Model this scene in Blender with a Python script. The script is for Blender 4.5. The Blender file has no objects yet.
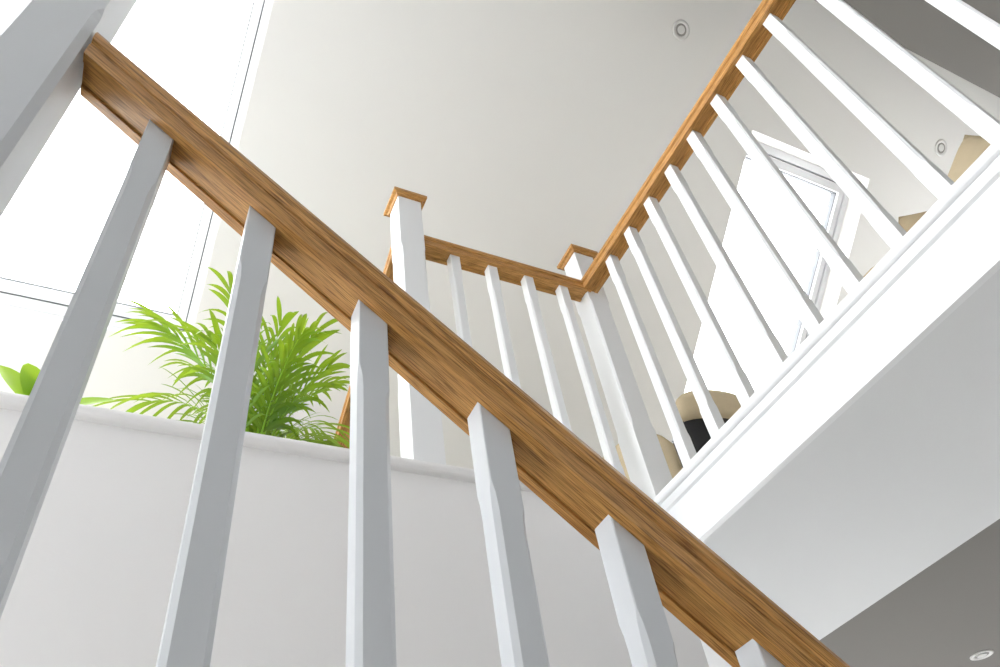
import bpy, bmesh, math, random
from mathutils import Vector, Matrix
random.seed(7)
D=bpy.data; SC=bpy.context.scene
def link(o,parent=None):
    SC.collection.objects.link(o)
    if parent: o.parent=parent
    return o
def empty(name,loc=(0,0,0)):
    e=D.objects.new(name,None); e.location=loc; e.empty_display_size=.1
    return link(e)
# ---------------- materials
def mat(name,col,rough=.5,spec=.5,bump=0,bscale=60,var=0,vscale=3):
    m=D.materials.new(name); m.use_nodes=True; nt=m.node_tree; b=nt.nodes['Principled BSDF']
    b.inputs['Base Color'].default_value=(*col,1); b.inputs['Roughness'].default_value=rough
    b.inputs['Specular IOR Level'].default_value=spec
    tc=nt.nodes.new('ShaderNodeTexCoord')
    if var:
        n=nt.nodes.new('ShaderNodeTexNoise'); n.inputs['Scale'].default_value=vscale; n.inputs['Detail'].default_value=3
        nt.links.new(tc.outputs['Object'],n.inputs['Vector'])
        mx=nt.nodes.new('ShaderNodeMix'); mx.data_type='RGBA'
        mx.inputs[6].default_value=(*[c*(1-var) for c in col],1); mx.inputs[7].default_value=(*[min(1,c*(1+var)) for c in col],1)
        nt.links.new(n.outputs['Fac'],mx.inputs[0]); nt.links.new(mx.outputs[2],b.inputs['Base Color'])
    if bump:
        n2=nt.nodes.new('ShaderNodeTexNoise'); n2.inputs['Scale'].default_value=bscale; n2.inputs['Detail'].default_value=4
        nt.links.new(tc.outputs['Object'],n2.inputs['Vector'])
        bp=nt.nodes.new('ShaderNodeBump'); bp.inputs['Strength'].default_value=bump; bp.inputs['Distance'].default_value=.002
        nt.links.new(n2.outputs['Fac'],bp.inputs['Height']); nt.links.new(bp.outputs['Normal'],b.inputs['Normal'])
    return m
def oak():
    m=D.materials.new('oak_wood'); m.use_nodes=True; nt=m.node_tree; b=nt.nodes['Principled BSDF']
    tc=nt.nodes.new('ShaderNodeTexCoord'); mp=nt.nodes.new('ShaderNodeMapping')
    mp.inputs['Scale'].default_value=(1.2,56,56)
    nt.links.new(tc.outputs['Object'],mp.inputs['Vector'])
    n=nt.nodes.new('ShaderNodeTexNoise'); n.inputs['Scale'].default_value=2.2; n.inputs['Detail'].default_value=4; n.inputs['Distortion'].default_value=.2
    nt.links.new(mp.outputs['Vector'],n.inputs['Vector'])
    cr=nt.nodes.new('ShaderNodeValToRGB'); e=cr.color_ramp.elements
    e[0].position=.22; e[0].color=(.38,.172,.046,1); e[1].position=.80; e[1].color=(.70,.39,.125,1)
    x=cr.color_ramp.elements.new(.5); x.color=(.56,.285,.082,1)
    nt.links.new(n.outputs['Fac'],cr.inputs['Fac'])
    mp2=nt.nodes.new('ShaderNodeMapping'); mp2.inputs['Scale'].default_value=(14,480,480)
    nt.links.new(tc.outputs['Object'],mp2.inputs['Vector'])
    n2=nt.nodes.new('ShaderNodeTexNoise'); n2.inputs['Scale'].default_value=1.5; n2.inputs['Detail'].default_value=2
    nt.links.new(mp2.outputs['Vector'],n2.inputs['Vector'])
    r2=nt.nodes.new('ShaderNodeValToRGB'); r2.color_ramp.elements[0].position=.36; r2.color_ramp.elements[0].color=(.42,.36,.30,1)
    r2.color_ramp.elements[1].position=.54; r2.color_ramp.elements[1].color=(1,1,1,1)
    nt.links.new(n2.outputs['Fac'],r2.inputs['Fac'])
    mx=nt.nodes.new('ShaderNodeMix'); mx.data_type='RGBA'; mx.blend_type='MULTIPLY'; mx.inputs[0].default_value=1
    nt.links.new(cr.outputs['Color'],mx.inputs[6]); nt.links.new(r2.outputs['Color'],mx.inputs[7])
    nt.links.new(mx.outputs[2],b.inputs['Base Color']); b.inputs['Roughness'].default_value=.40; b.inputs['Specular IOR Level'].default_value=.4
    bp=nt.nodes.new('ShaderNodeBump'); bp.inputs['Strength'].default_value=.2; bp.inputs['Distance'].default_value=.0005
    nt.links.new(n2.outputs['Fac'],bp.inputs['Height']); nt.links.new(bp.outputs['Normal'],b.inputs['Normal'])
    return m
OAK=oak()
GLOSS=mat('white_gloss_paint',(.83,.84,.85),.38,.5,bump=.05,bscale=70)
STAIRSHADE=mat('stair_white_gloss_shaded',(.66,.68,.705),.36,.5,bump=.06,bscale=70)  # white gloss of the near stair, its shade put into the colour
WALL=mat('wall_paint',(.82,.81,.805),.85,.2,bump=.12,bscale=140,var=.012)
CEIL=mat('ceiling_paint',(.83,.82,.79),.9,.2,bump=.1,bscale=140,var=.01)
BULKSHADE=mat('bulkhead_shade_tone',(.24,.23,.22),.9,.2,bump=.1,bscale=120)  # bulkhead underside lies in shadow; that shadow is painted into this dark tone
NEARCUT=mat('bounce_cut_grey',(.42,.42,.42),.9,.2,bump=.1,bscale=120)  # unseen near wall darkened to cut bounce light on the baluster fronts
LOWC=mat('lower_ceiling_shaded',(.24,.228,.215),.9,.2,bump=.1,bscale=120)  # ceiling past the soffit, its dimness coloured in as a darker tone
SOFF=mat('soffit_paint',(.76,.77,.775),.85,.2,bump=.1,bscale=120)
UPVC=mat('window_frame_white',(.76,.77,.79),.35)
GASK=mat('gasket_grey',(.17,.18,.19),.6)
CARPET=mat('cream_carpet',(.60,.58,.54),.9,.1,bump=.5,bscale=200,var=.05,vscale=30)
LEAF=mat('palm_leaf',(.075,.20,.010),.38,.5,var=.85,vscale=6)
LEAF2=mat('broad_leaf',(.22,.45,.02),.4,.5,var=.3,vscale=9)
POT=mat('ceramic_pot',(.75,.74,.72),.3); SOIL=mat('soil',(.05,.035,.025),.9,bump=.6,bscale=90)
BEIGE=mat('beige_fabric',(.60,.50,.34),.9,.1,bump=.5,bscale=320,var=.06,vscale=40)
BEIGE2=mat('sand_fabric',(.46,.37,.24),.9,.1,bump=.5,bscale=320,var=.06,vscale=40)
BLACK=mat('black_fabric',(.02,.02,.022),.8)
METAL=mat('downlight_white_metal',(.72,.71,.69),.35)
BULB=mat('lamp_lens',(.35,.34,.32),.2)
for mm in (LEAF,LEAF2):
    nt=mm.node_tree; b=nt.nodes['Principled BSDF']; out=nt.nodes['Material Output']
    tr=nt.nodes.new('ShaderNodeBsdfTranslucent'); tr.inputs['Color'].default_value=(.60,.82,.04,1)
    ms=nt.nodes.new('ShaderNodeMixShader'); ms.inputs[0].default_value=.30
    nt.links.new(b.outputs[0],ms.inputs[1]); nt.links.new(tr.outputs[0],ms.inputs[2]); nt.links.new(ms.outputs[0],out.inputs[0])
GLASS=D.materials.new('window_glass'); GLASS.use_nodes=True
nt=GLASS.node_tree; nt.nodes.clear()
o_=nt.nodes.new('ShaderNodeOutputMaterial'); t_=nt.nodes.new('ShaderNodeBsdfTransparent'); g_=nt.nodes.new('ShaderNodeBsdfGlossy'); g_.inputs['Roughness'].default_value=.02
m_=nt.nodes.new('ShaderNodeMixShader'); m_.inputs[0].default_value=.05
nt.links.new(t_.outputs[0],m_.inputs[1]); nt.links.new(g_.outputs[0],m_.inputs[2]); nt.links.new(m_.outputs[0],o_.inputs[0])
# ---------------- mesh helpers
def mobj(name,verts,faces,m,parent=None,loc=(0,0,0),rot=None,smooth=False,bevel=0):
    me=D.meshes.new(name); me.from_pydata([tuple(v) for v in verts],[],faces); me.materials.append(m)
    bm=bmesh.new(); bm.from_mesh(me); bmesh.ops.recalc_face_normals(bm,faces=bm.faces); bm.to_mesh(me); bm.free()
    if smooth:
        for p in me.polygons: p.use_smooth=True
    o=D.objects.new(name,me); o.location=loc
    if rot is not None: o.rotation_euler=rot
    if bevel:
        bv=o.modifiers.new('bevel','BEVEL'); bv.width=bevel; bv.segments=3; bv.limit_method='ANGLE'
    return link(o,parent)
def box(name,a,b,m,parent=None,bevel=0,smooth=False):
    c=[(a[i]+b[i])/2 for i in range(3)]; h=[(b[i]-a[i])/2 for i in range(3)]
    vs=[(sx*h[0],sy*h[1],sz*h[2]) for sz in(-1,1) for sy in(-1,1) for sx in(-1,1)]
    fs=[(0,1,3,2),(4,5,7,6),(0,1,5,4),(2,3,7,6),(0,2,6,4),(1,3,7,5)]
    return mobj(name,vs,fs,m,parent,loc=c,bevel=bevel,smooth=smooth)
def loft(name,secs,m,parent=None,loc=(0,0,0),rot=None,cap=True,smooth=False):
    n=len(secs[0]); vs=[v for s in secs for v in s]; fs=[]
    for i in range(len(secs)-1):
        for j in range(n):
            fs.append((i*n+j,i*n+(j+1)%n,(i+1)*n+(j+1)%n,(i+1)*n+j))
    if cap: fs+=[tuple(range(n))[::-1],tuple(range((len(secs)-1)*n,len(secs)*n))]
    return mobj(name,vs,fs,m,parent,loc,rot,smooth)
def octo(h,c,z,sl=0):
    pts=[(h-c,-h),(h,-h+c),(h,h-c),(h-c,h),(-h+c,h),(-h,h-c),(-h,-h+c),(-h+c,-h)]
    return [(x,y,z+sl*x) for x,y in pts]
def post(name,x,y,z0,z1,w,m,parent,ch=.0055,stop=.12,slT=0,slB=0):
    h=w/2; c0=.0012; L=z1-z0
    s=[octo(h,c0,0,slB),octo(h,c0,stop,slB),octo(h,ch*.75,stop+.012,slB),octo(h,ch,stop+.03,slB),octo(h,ch,L-stop-.03,slT),octo(h,ch*.75,L-stop-.012,slT),octo(h,c0,L-stop,slT),octo(h,c0,L,slT)]
    return loft(name,s,m,parent,loc=(x,y,z0))
PROF=[(-.033,0),(-.0185,0),(-.0185,.004),(.0185,.004),(.0185,0),(.033,0),(.033,.022),(.0295,.025),(.0295,.030),(.035,.034),(.0357,.045),(.032,.054),(.024,.061),(.012,.0645),(0,.0655),(-.012,.0645),(-.024,.061),(-.032,.054),(-.0357,.045),(-.035,.034),(-.0295,.030),(-.0295,.025),(-.033,.022)]
def rail(name,p0,p1,parent,m=None):
    """profile swept between two points of the underside centre line, ends cut plumb"""
    p0=Vector(p0);p1=Vector(p1);d=p1-p0;L=d.length;hd=math.hypot(d.x,d.y)
    yaw=math.atan2(d.y,d.x);pit=-math.atan2(d.z,hd);k=math.tan(-pit)
    o=loft(name,[[(k*z,y,z) for y,z in PROF],[(L+k*z,y,z) for y,z in PROF]],m or OAK,parent,loc=p0)
    o.rotation_euler=(0,pit,yaw)
    return o
def extr_x(name,prof,x0,x1,m,parent=None):
    return loft(name,[[(x0,y,z) for y,z in prof],[(x1,y,z) for y,z in prof]],m,parent)
def extr_y(name,prof,y0,y1,m,parent=None):
    return loft(name,[[(x,y0,z) for x,z in prof],[(x,y1,z) for x,z in prof]],m,parent)
# ---------------- dimensions
ZF=1.15; ZR=2.126; XG=1.357; YW=1.425; ZB=.961; XE=1.327
ZC=3.6; Y1=.95; TS=.781; GZ=-1.6
XL=-2.6; XR=5.2; YF=3.9; YN=-1.6; YT=.32; ZT=ZC-TS*(YT-Y1)
# ---------------- room shell
box('floor',(XL,YN,GZ-.1),(XR,YF,GZ),CARPET)
box('wall_landing',(XL,YW,GZ),(XE,YW+.12,ZF-.03),WALL)
box('landing_floor',(XL,YW+.0,ZF-.03),(XE,YF,ZF),CARPET)
box('gallery_floor',(XE+.02,YN,ZB+.03),(XR,YF,ZF),CARPET)
box('ceiling_soffit',(XE+.02,YN,ZB),(2.185,YF,ZB+.03),SOFF)
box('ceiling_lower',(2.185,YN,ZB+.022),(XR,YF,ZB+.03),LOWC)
box('trim_fascia',(XE,YN,ZB),(XE+.02,YW+.02,ZF-.032),GLOSS)
def nose(c,r,lo,hi,sgn):
    return [(c+sgn*math.cos(-math.pi/2+math.pi*i/8)*r,(lo+hi)/2+math.sin(-math.pi/2+math.pi*i/8)*(hi-lo)/2) for i in range(9)]
extr_y('trim_gallery_nosing',[(XE+.10,ZF-.03)]+nose(XE-.012,.014,ZF-.03,ZF+.001,-1)+[(XE+.10,ZF+.001)],YN,YW+.0,GLOSS)
extr_y('trim_gallery_bead',[(XE,ZF-.055),(XE-.008,ZF-.05),(XE-.012,ZF-.04),(XE-.014,ZF-.03),(XE+.002,ZF-.03),(XE+.002,ZF-.055)],YN,YW,GLOSS)
extr_x('trim_landing_nosing',[(YW+.10,ZF-.03)]+nose(YW-.012,.014,ZF-.03,ZF+.001,-1)+[(YW+.10,ZF+.001)],XL,XE-.026,WALL)
box('ceiling',(XL,YN,ZT),(XR,YT,ZT+.1),CEIL)
box('ceiling_bulkhead',(1.45,YN,3.2),(XR,.32,ZT),BULKSHADE)
# right wall: unseen opening added to brighten the gallery ceiling
box('wall_right_1',(XR,YN,GZ),(XR+.1,YF,1.9),WALL); box('wall_right_2',(XR,YN,3.1),(XR+.1,YF,ZT),WALL)
box('wall_right_3',(XR,YN,1.9),(XR+.1,.2,3.1),WALL)
box('wall_near',(XL,YN-.1,GZ),(XR,YN,ZT),NEARCUT)
# far wall: unseen gap in the lower hall, added to light the soffit
box('wall_far_1',(XL,YF,-.55),(XR,YF+.1,1.32),WALL); box('wall_far_2',(XL,YF,GZ),(1.4,YF+.1,-.55),WALL)
box('wall_hall',(XE-.1,YW+.12,GZ),(XE,YF,ZF-.03),WALL)
# left wall: open gap out of view, added to let in more daylight
box('wall_left_1',(XL-.1,YN,GZ),(XL,YF,-.6),WALL); box('wall_left_2',(XL-.1,YN,2.9),(XL,YF,ZT),WALL); box('wall_left_3',(XL-.1,YN,-.6),(XL,-.05,2.9),WALL)
cs=math.cos(math.atan(TS)); sn=math.sin(math.atan(TS))
def RP(x,y,d=0): return (x,y+d*sn,ZC-TS*(y-Y1)+d*cs)
def slope():
    wins=[(-1.15,0.0,1.12,2.46),(2.55,3.46,1.04,2.50)]
    xs=sorted({XL,XR,*[w[0] for w in wins],*[w[1] for w in wins]}); ys=sorted({YT,YF,*[w[2] for w in wins],*[w[3] for w in wins]})
    vs=[];fs=[]
    def q(*p):
        n=len(vs); vs.extend(p); fs.append(tuple(range(n,n+len(p))))
    for i in range(len(xs)-1):
        for j in range(len(ys)-1):
            cx=(xs[i]+xs[i+1])/2; cy=(ys[j]+ys[j+1])/2
            if any(w[0]<cx<w[1] and w[2]<cy<w[3] for w in wins): continue
            for d in (0,.22): q(RP(xs[i],ys[j],d),RP(xs[i+1],ys[j],d),RP(xs[i+1],ys[j+1],d),RP(xs[i],ys[j+1],d))
    for a,b,c,e in wins:
        P=[(a,c),(b,c),(b,e),(a,e)]
        for k in range(4):
            s,t=P[k],P[(k+1)%4]
            q(RP(*s,0),RP(*t,0),RP(*t,.22),RP(*s,.22))
    me=D.meshes.new('ceiling_slope'); me.from_pydata(vs,[],fs); me.materials.append(CEIL)
    link(D.objects.new('ceiling_slope',me))
    for n,(a,b,c,e) in enumerate(wins):
        W=empty('window_%d'%(n+1))
        def bar(nm,x0,x1,y0,y1,d0,d1,m):
            v=[RP(x,y,d) for d in(d0,d1) for y in(y0,y1) for x in(x0,x1)]
            f=[(0,1,3,2),(4,5,7,6),(0,1,5,4),(2,3,7,6),(0,2,6,4),(1,3,7,5)]
            mobj(nm,v,f,m,W)
        for tag,f0,f1,d0,d1,m in (('frame',0,.035,.12,.22,UPVC),('gasket',.035,.040,.14,.21,GASK),('sash',.040,.078,.13,.20,UPVC),('glazing_bead',.078,.082,.15,.19,GASK)):
            A=f0;B=f1
            bar(tag+'_left',a+A,a+B,c+A,e-A,d0,d1,m); bar(tag+'_right',b-B,b-A,c+A,e-A,d0,d1,m)
            bar(tag+'_top',a+B,b-B,c+A,c+B,d0,d1,m); bar(tag+'_bottom',a+B,b-B,e-B,e-A,d0,d1,m)
        bar('glass',a+.08,b-.08,c+.08,e-.08,.16,.164,GLASS)
slope()
# ---------------- staircase with its balustrade (near)
K=.1338/.1464
def zu(x): return .868-K*x
YB=.598
B=empty('staircase')
rail('handrail',(-.22,YB,zu(-.22)),(1.35,YB,zu(1.35)),B)
for k in range(-0,10):
    x=-.098+.1464*k
    z1=zu(x)+.012; L=.84
    post('baluster_%d'%(k+1),x,YB,z1-L,z1,.036,STAIRSHADE,B,slT=-K,slB=-K)
post('newel_post',-.270,.600,GZ,1.75,.090,STAIRSHADE,B,ch=.010,stop=.55)
S=B
def zs(x): return zu(x)-.82
mobj('string',[(x,y,zs(x)+dz) for x in(-.30,1.9) for y in(.578,.618) for dz in(0,-.30)],[(0,1,3,2),(4,5,7,6),(0,1,5,4),(2,3,7,6),(0,2,6,4),(1,3,7,5)],GLOSS,S)
mobj('string_cap',[(x,y,zs(x)+dz) for x in(-.30,1.9) for y in(.568,.628) for dz in(0,.022)],[(0,1,3,2),(4,5,7,6),(0,1,5,4),(2,3,7,6),(0,2,6,4),(1,3,7,5)],GLOSS,S)
for i in range(8):
    xt=-.2+.24*i; zt=zs(xt)-.10
    box('tread_%d'%(i+1),(xt-.02,.618,zt-.03),(xt+.26,YW-.002,zt),CARPET,S)
    box('riser_%d'%(i+1),(xt+.22,.618,zt-.22),(xt+.24,YW-.002,zt-.03),GLOSS,S)
# ---------------- newel caps
def cap(name,x,y,z,w,parent):
    h=w/2
    def sq(hh,zz): return [(-hh,-hh,zz),(hh,-hh,zz),(hh,hh,zz),(-hh,hh,zz)]
    loft(name,[sq(h-.014,0),sq(h-.010,.008),sq(h,.012),sq(h,.026),sq(h-.006,.034),sq(.012,.050)],OAK,parent,loc=(x,y,z))
YL=1.452
Lb=empty('landing_balustrade')
post('newel_post_1',.6175,YL,ZF,2.372,.090,GLOSS,Lb,ch=.007,stop=.30)
cap('newel_cap_1',.6175,YL,2.36,.128,Lb)
rail('handrail_1',(.655,YL,ZR-.005),(XG+.0,YL,ZR-.005),Lb)
for i,x in enumerate((.79,.94,1.09,1.24)):
    post('short_baluster_%d'%(i+1),x,YL,ZF,ZR+.002,.036,GLOSS,Lb)
post('newel_post_2',XG+.03,YL+.02,ZF,2.385,.090,GLOSS,Lb,ch=.007,stop=.30)
cap('newel_cap_2',XG+.03,YL+.02,2.373,.128,Lb)
rail('handrail_2',(XG,-1.45,ZR),(XG,YL-.02,ZR),Lb)
for k in range(-12,9):
    y=.313+.1357*(k-1)
    post('baluster_%d'%(k+13),XG,y,ZF,ZR+.007,.036,GLOSS,Lb)
H=empty('handrail')
rail('rail',(.6175,YL+.048,2.17),(.6175,2.36,1.74),H)
post('end_newel',.6175,2.39,ZF,1.85,.09,GLOSS,H)
# ---------------- downlights
def downlight(loc,tilt=0,r=.046):
    E=empty('downlight',loc); E.rotation_euler=(tilt,0,0)
    prof=[(r*.62,.0),(r*.66,-.003),(r*.9,-.005),(r,-.003),(r,0)]
    n=36;vs=[];fs=[]
    for i in range(n):
        a=2*math.pi*i/n
        for rr,z in prof: vs.append((rr*math.cos(a),rr*math.sin(a),z))
    m=len(prof)
    for i in range(n):
        for j in range(m-1): fs.append((i*m+j,((i+1)%n)*m+j,((i+1)%n)*m+j+1,i*m+j+1))
    mobj('bezel',vs,fs,METAL,E,smooth=True)
    def disc(nm,rr,z0,z1,mm):
        loft(nm,[[(rr*math.cos(2*math.pi*i/n),rr*math.sin(2*math.pi*i/n),z) for i in range(n)] for z in(z0,z1)],mm,E)
    disc('reflector',r*.64,-.0015,0,BULB); disc('lens',r*.42,-.004,-.0015,METAL)
ta=-math.atan(TS)
downlight((1.953,.773,3.738),ta,.052); downlight((3.96,.762,3.747),ta,.052); downlight((3.11,1.82,ZB+.022))
# ---------------- plants
def pot(parent,r,h,z=0):
    n=32
    pr=[(.72*r,0),(.95*r,h*.75),(r*1.04,h*.86),(r*1.04,h),(r*.93,h),(r*.9,h*.88)]
    vs=[(a*math.cos(2*math.pi*i/n),a*math.sin(2*math.pi*i/n),b) for i in range(n) for a,b in pr]; m=len(pr); fs=[]
    for i in range(n):
        for j in range(m-1): fs.append((i*m+j,((i+1)%n)*m+j,((i+1)%n)*m+j+1,i*m+j+1))
    fs.append(tuple(i*m for i in range(n)))
    mobj('pot',vs,fs,POT,parent,smooth=True)
    mobj('soil',[(r*.92*math.cos(2*math.pi*i/n),r*.92*math.sin(2*math.pi*i/n),h*.9) for i in range(n)],[tuple(range(n))],SOIL,parent)
def blade(vs,fs,base,dirv,L,w,droop,nrm,n=7):
    d=dirv.normalized(); side=d.cross(nrm).normalized(); idx=[]
    for i in range(n+1):
        t=i/n; p=base+d*L*t+Vector((0,0,-droop*L*t*t))
        ww=w*math.sin(math.pi*min(1,(t*.86+.10)))**.8*(1 if i<n else .02)
        up=nrm*ww*.25
        idx.append((len(vs),len(vs)+1,len(vs)+2)); vs+= [p-side*ww+up,p,p+side*ww+up]
    for i in range(n):
        a,b=idx[i],idx[i+1]; fs.append((a[0],a[1],b[1],b[0])); fs.append((a[1],a[2],b[2],b[1]))
P=empty('potted_palm',(.225,1.74,ZF)); pot(P,.11,.14)
vs=[];fs=[];sv=[];sf=[]
def tube(path,r0,r1):
    n=6; base=len(sv)
    for i,p in enumerate(path):
        r=r0+(r1-r0)*i/(len(path)-1)
        for k in range(n):
            a=2*math.pi*k/n; sv.append(p+Vector((r*math.cos(a),r*math.sin(a),0)))
    for i in range(len(path)-1):
        for k in range(n): sf.append((base+i*n+k,base+i*n+(k+1)%n,base+(i+1)*n+(k+1)%n,base+(i+1)*n+k))
NF=26
for f in range(NF):
    az=2.39996*f+random.uniform(-.2,.2); lean=.10+1.05*((f*11)%NF)/NF
    L=random.uniform(.50,.64)*(1-.20*lean); h=Vector((math.cos(az),math.sin(az),0))
    if h.x>.4 and h.y<.6: L*=.82
    path=[];N=14
    for i in range(N+1):
        t=i/N; ang=lean*.36+t*t*lean*1.15
        if i==0: p=Vector((0,0,.12))+h*.02
        else: p=p+(h*math.sin(ang)+Vector((0,0,math.cos(ang))))*L/N
        path.append(p.copy())
    tube(path,.0035,.001)
    for i in range(4,N+1):
        t=(i-4)/(N-4); dr=(path[min(i+1,N)]-path[i-1]).normalized(); sd=Vector((-h.y,h.x,0))
        nrm=sd.cross(dr); nrm=nrm if nrm.z>0 else -nrm
        ln=(.16+.09*math.sin(math.pi*(t*.8+.15)))*random.uniform(.75,1.2)*L/.5
        for s in(-1,1):
            dd=(dr*(1.0+.6*t)+sd*s*(.72-.35*t)+nrm*.28)
            blade(vs,fs,path[i],dd,ln,.0062*random.uniform(.8,1.3),random.uniform(.3,.95),nrm)
mobj('stems',sv,sf,LEAF2,P,smooth=True)
me=D.meshes.new('fronds');me.from_pydata([tuple(v) for v in vs],[],fs);me.materials.append(LEAF)
for p_ in me.polygons:p_.use_smooth=True
link(D.objects.new('fronds',me),P)
Q=empty('potted_houseplant',(-.27,1.53,ZF)); pot(Q,.05,.06)
vs=[];fs=[]
for dx,dy,dz,L,w,dr_ in [(.9,-.05,.66,.175,.020,.2),(-.25,-.1,.9,.10,.024,.05),(-.38,.0,.95,.17,.032,.1),(-.8,.0,.95,.18,.032,.1),(-.1,.5,.6,.10,.024,.2),(.3,.5,.3,.10,.022,.3),(-.9,.4,.5,.15,.026,.2)]:
    blade(vs,fs,Vector((0,0,.055)),Vector((dx,dy,dz)),L,w,dr_,Vector((.1,-.8,.5)).normalized(),10)
me=D.meshes.new('leaves');me.from_pydata([tuple(v) for v in vs],[],fs);me.materials.append(LEAF2)
for p_ in me.polygons:p_.use_smooth=True
link(D.objects.new('leaves',me),Q)
# ---------------- gallery furniture
def cushion(name,loc,size,rot,m,parent):
    bm=bmesh.new(); bmesh.ops.create_cube(bm,size=1); bmesh.ops.subdivide_edges(bm,edges=bm.edges,cuts=9,use_grid_fill=True)
    for v in bm.verts:
        x,y,z=v.co*2
        px=(1-abs(x)**4)*(1-abs(z)**4)
        v.co.y=y*.5*(.25+.75*max(0,px)**.5)
        v.co.x=x*.5*(1-.05*(1-z*z)); v.co.z=z*.5*(1-.05*(1-x*x))
        v.co=Vector((v.co.x*size[0],v.co.y*size[1],v.co.z*size[2]))
    me=D.meshes.new(name); bm.to_mesh(me); bm.free(); me.materials.append(m)
    for p_ in me.polygons: p_.use_smooth=True
    o=D.objects.new(name,me); o.location=loc; o.rotation_euler=rot; return link(o,parent)
SF=empty('sofa',(0,0,0))
box('back',(1.90,-.6,ZF+.10),(2.04,.80,1.58),BEIGE2,SF,bevel=.05,smooth=True)
box('base',(2.02,-.6,ZF+.08),(2.75,.80,ZF+.30),BEIGE2,SF,bevel=.03)
box('arm_far',(1.93,.72,ZF+.10),(2.75,.86,1.73),BEIGE2,SF,bevel=.05)
box('arm_near',(1.96,-.74,ZF+.10),(2.75,-.58,1.73),BEIGE2,SF,bevel=.05)
for i,(x,y) in enumerate(((1.95,-.6),(1.95,.72),(2.65,-.6),(2.65,.72))): box('leg_%d'%(i+1),(x,y,ZF),(x+.05,y+.05,ZF+.11),BLACK,SF)
cushion('back_cushion_1',(2.02,.365,1.675),(.27,.14,.27),(.0,math.radians(30),math.radians(90)),BEIGE,SF)
cushion('back_cushion_2',(2.02,.60,1.655),(.25,.13,.25),(0,math.radians(50),math.radians(90)),BEIGE2,SF)
A=empty('armchair',(1.97,1.92,ZF)); A.rotation_euler=(0,0,math.radians(-15))
def arc(nm,a0,a1,ri,ro,z0,top,m,n=20,rnd=.03):
    secs=[]
    for i in range(n+1):
        a=math.radians(a0+(a1-a0)*i/n); c,s=math.cos(a),math.sin(a)
        e=1-.25*abs(2*i/n-1)**6
        zt=z0+(top-z0)*e
        pr=[(ri,z0+rnd*.5),(ri+.01,z0),(ro-.01,z0),(ro,z0+rnd*.5),(ro,zt-rnd),(ro-rnd*.35,zt-rnd*.3),((ri+ro)/2,zt),(ri+rnd*.35,zt-rnd*.3),(ri,zt-rnd)]
        secs.append([(r*c,r*s,z) for r,z in pr])
    loft(nm,secs,m,A,smooth=True)
arc('arm_left',-205,-118,.32,.41,.14,.57,BEIGE); arc('arm_right',-42,25,.32,.41,.14,.50,BEIGE)
arc('back_panel',-118,-42,.34,.395,.14,.58,BLACK); arc('back_roll',-108,-46,.31,.43,.545,.69,BEIGE,rnd=.05)
loft('seat',[[(.32*math.cos(2*math.pi*i/32),.32*math.sin(2*math.pi*i/32),z) for i in range(32)] for z in(.16,.36,.38)],BLACK,A)
for i in range(4):
    a=math.radians(45+90*i); loft('leg_%d'%(i+1),[[(.26*math.cos(a)+r*math.cos(t*math.pi/4),.26*math.sin(a)+r*math.sin(t*math.pi/4),z) for t in range(8)] for r,z in((.012,0),(.02,.17))],BLACK,A)
# ---------------- light
w=D.worlds.new('sky'); SC.world=w; w.use_nodes=True; bg=w.node_tree.nodes['Background']
bg.inputs[0].default_value=(.96,.98,1,1); bg.inputs[1].default_value=7.6
# ---------------- camera
cd=D.cameras.new('camera'); cam=link(D.objects.new('camera',cd)); cd.sensor_width=36; cd.lens=738.61*.036; cd.clip_start=.02
R=Matrix([[0.90046,-0.41467,-0.13121],[-0.22047,-0.69522,0.68415],[-0.37492,-0.58712,-0.71744]])
cam.matrix_world=R.transposed().to_4x4(); cd.dof.use_dof=False
SC.camera=cam
SC.view_settings.view_transform='Standard'
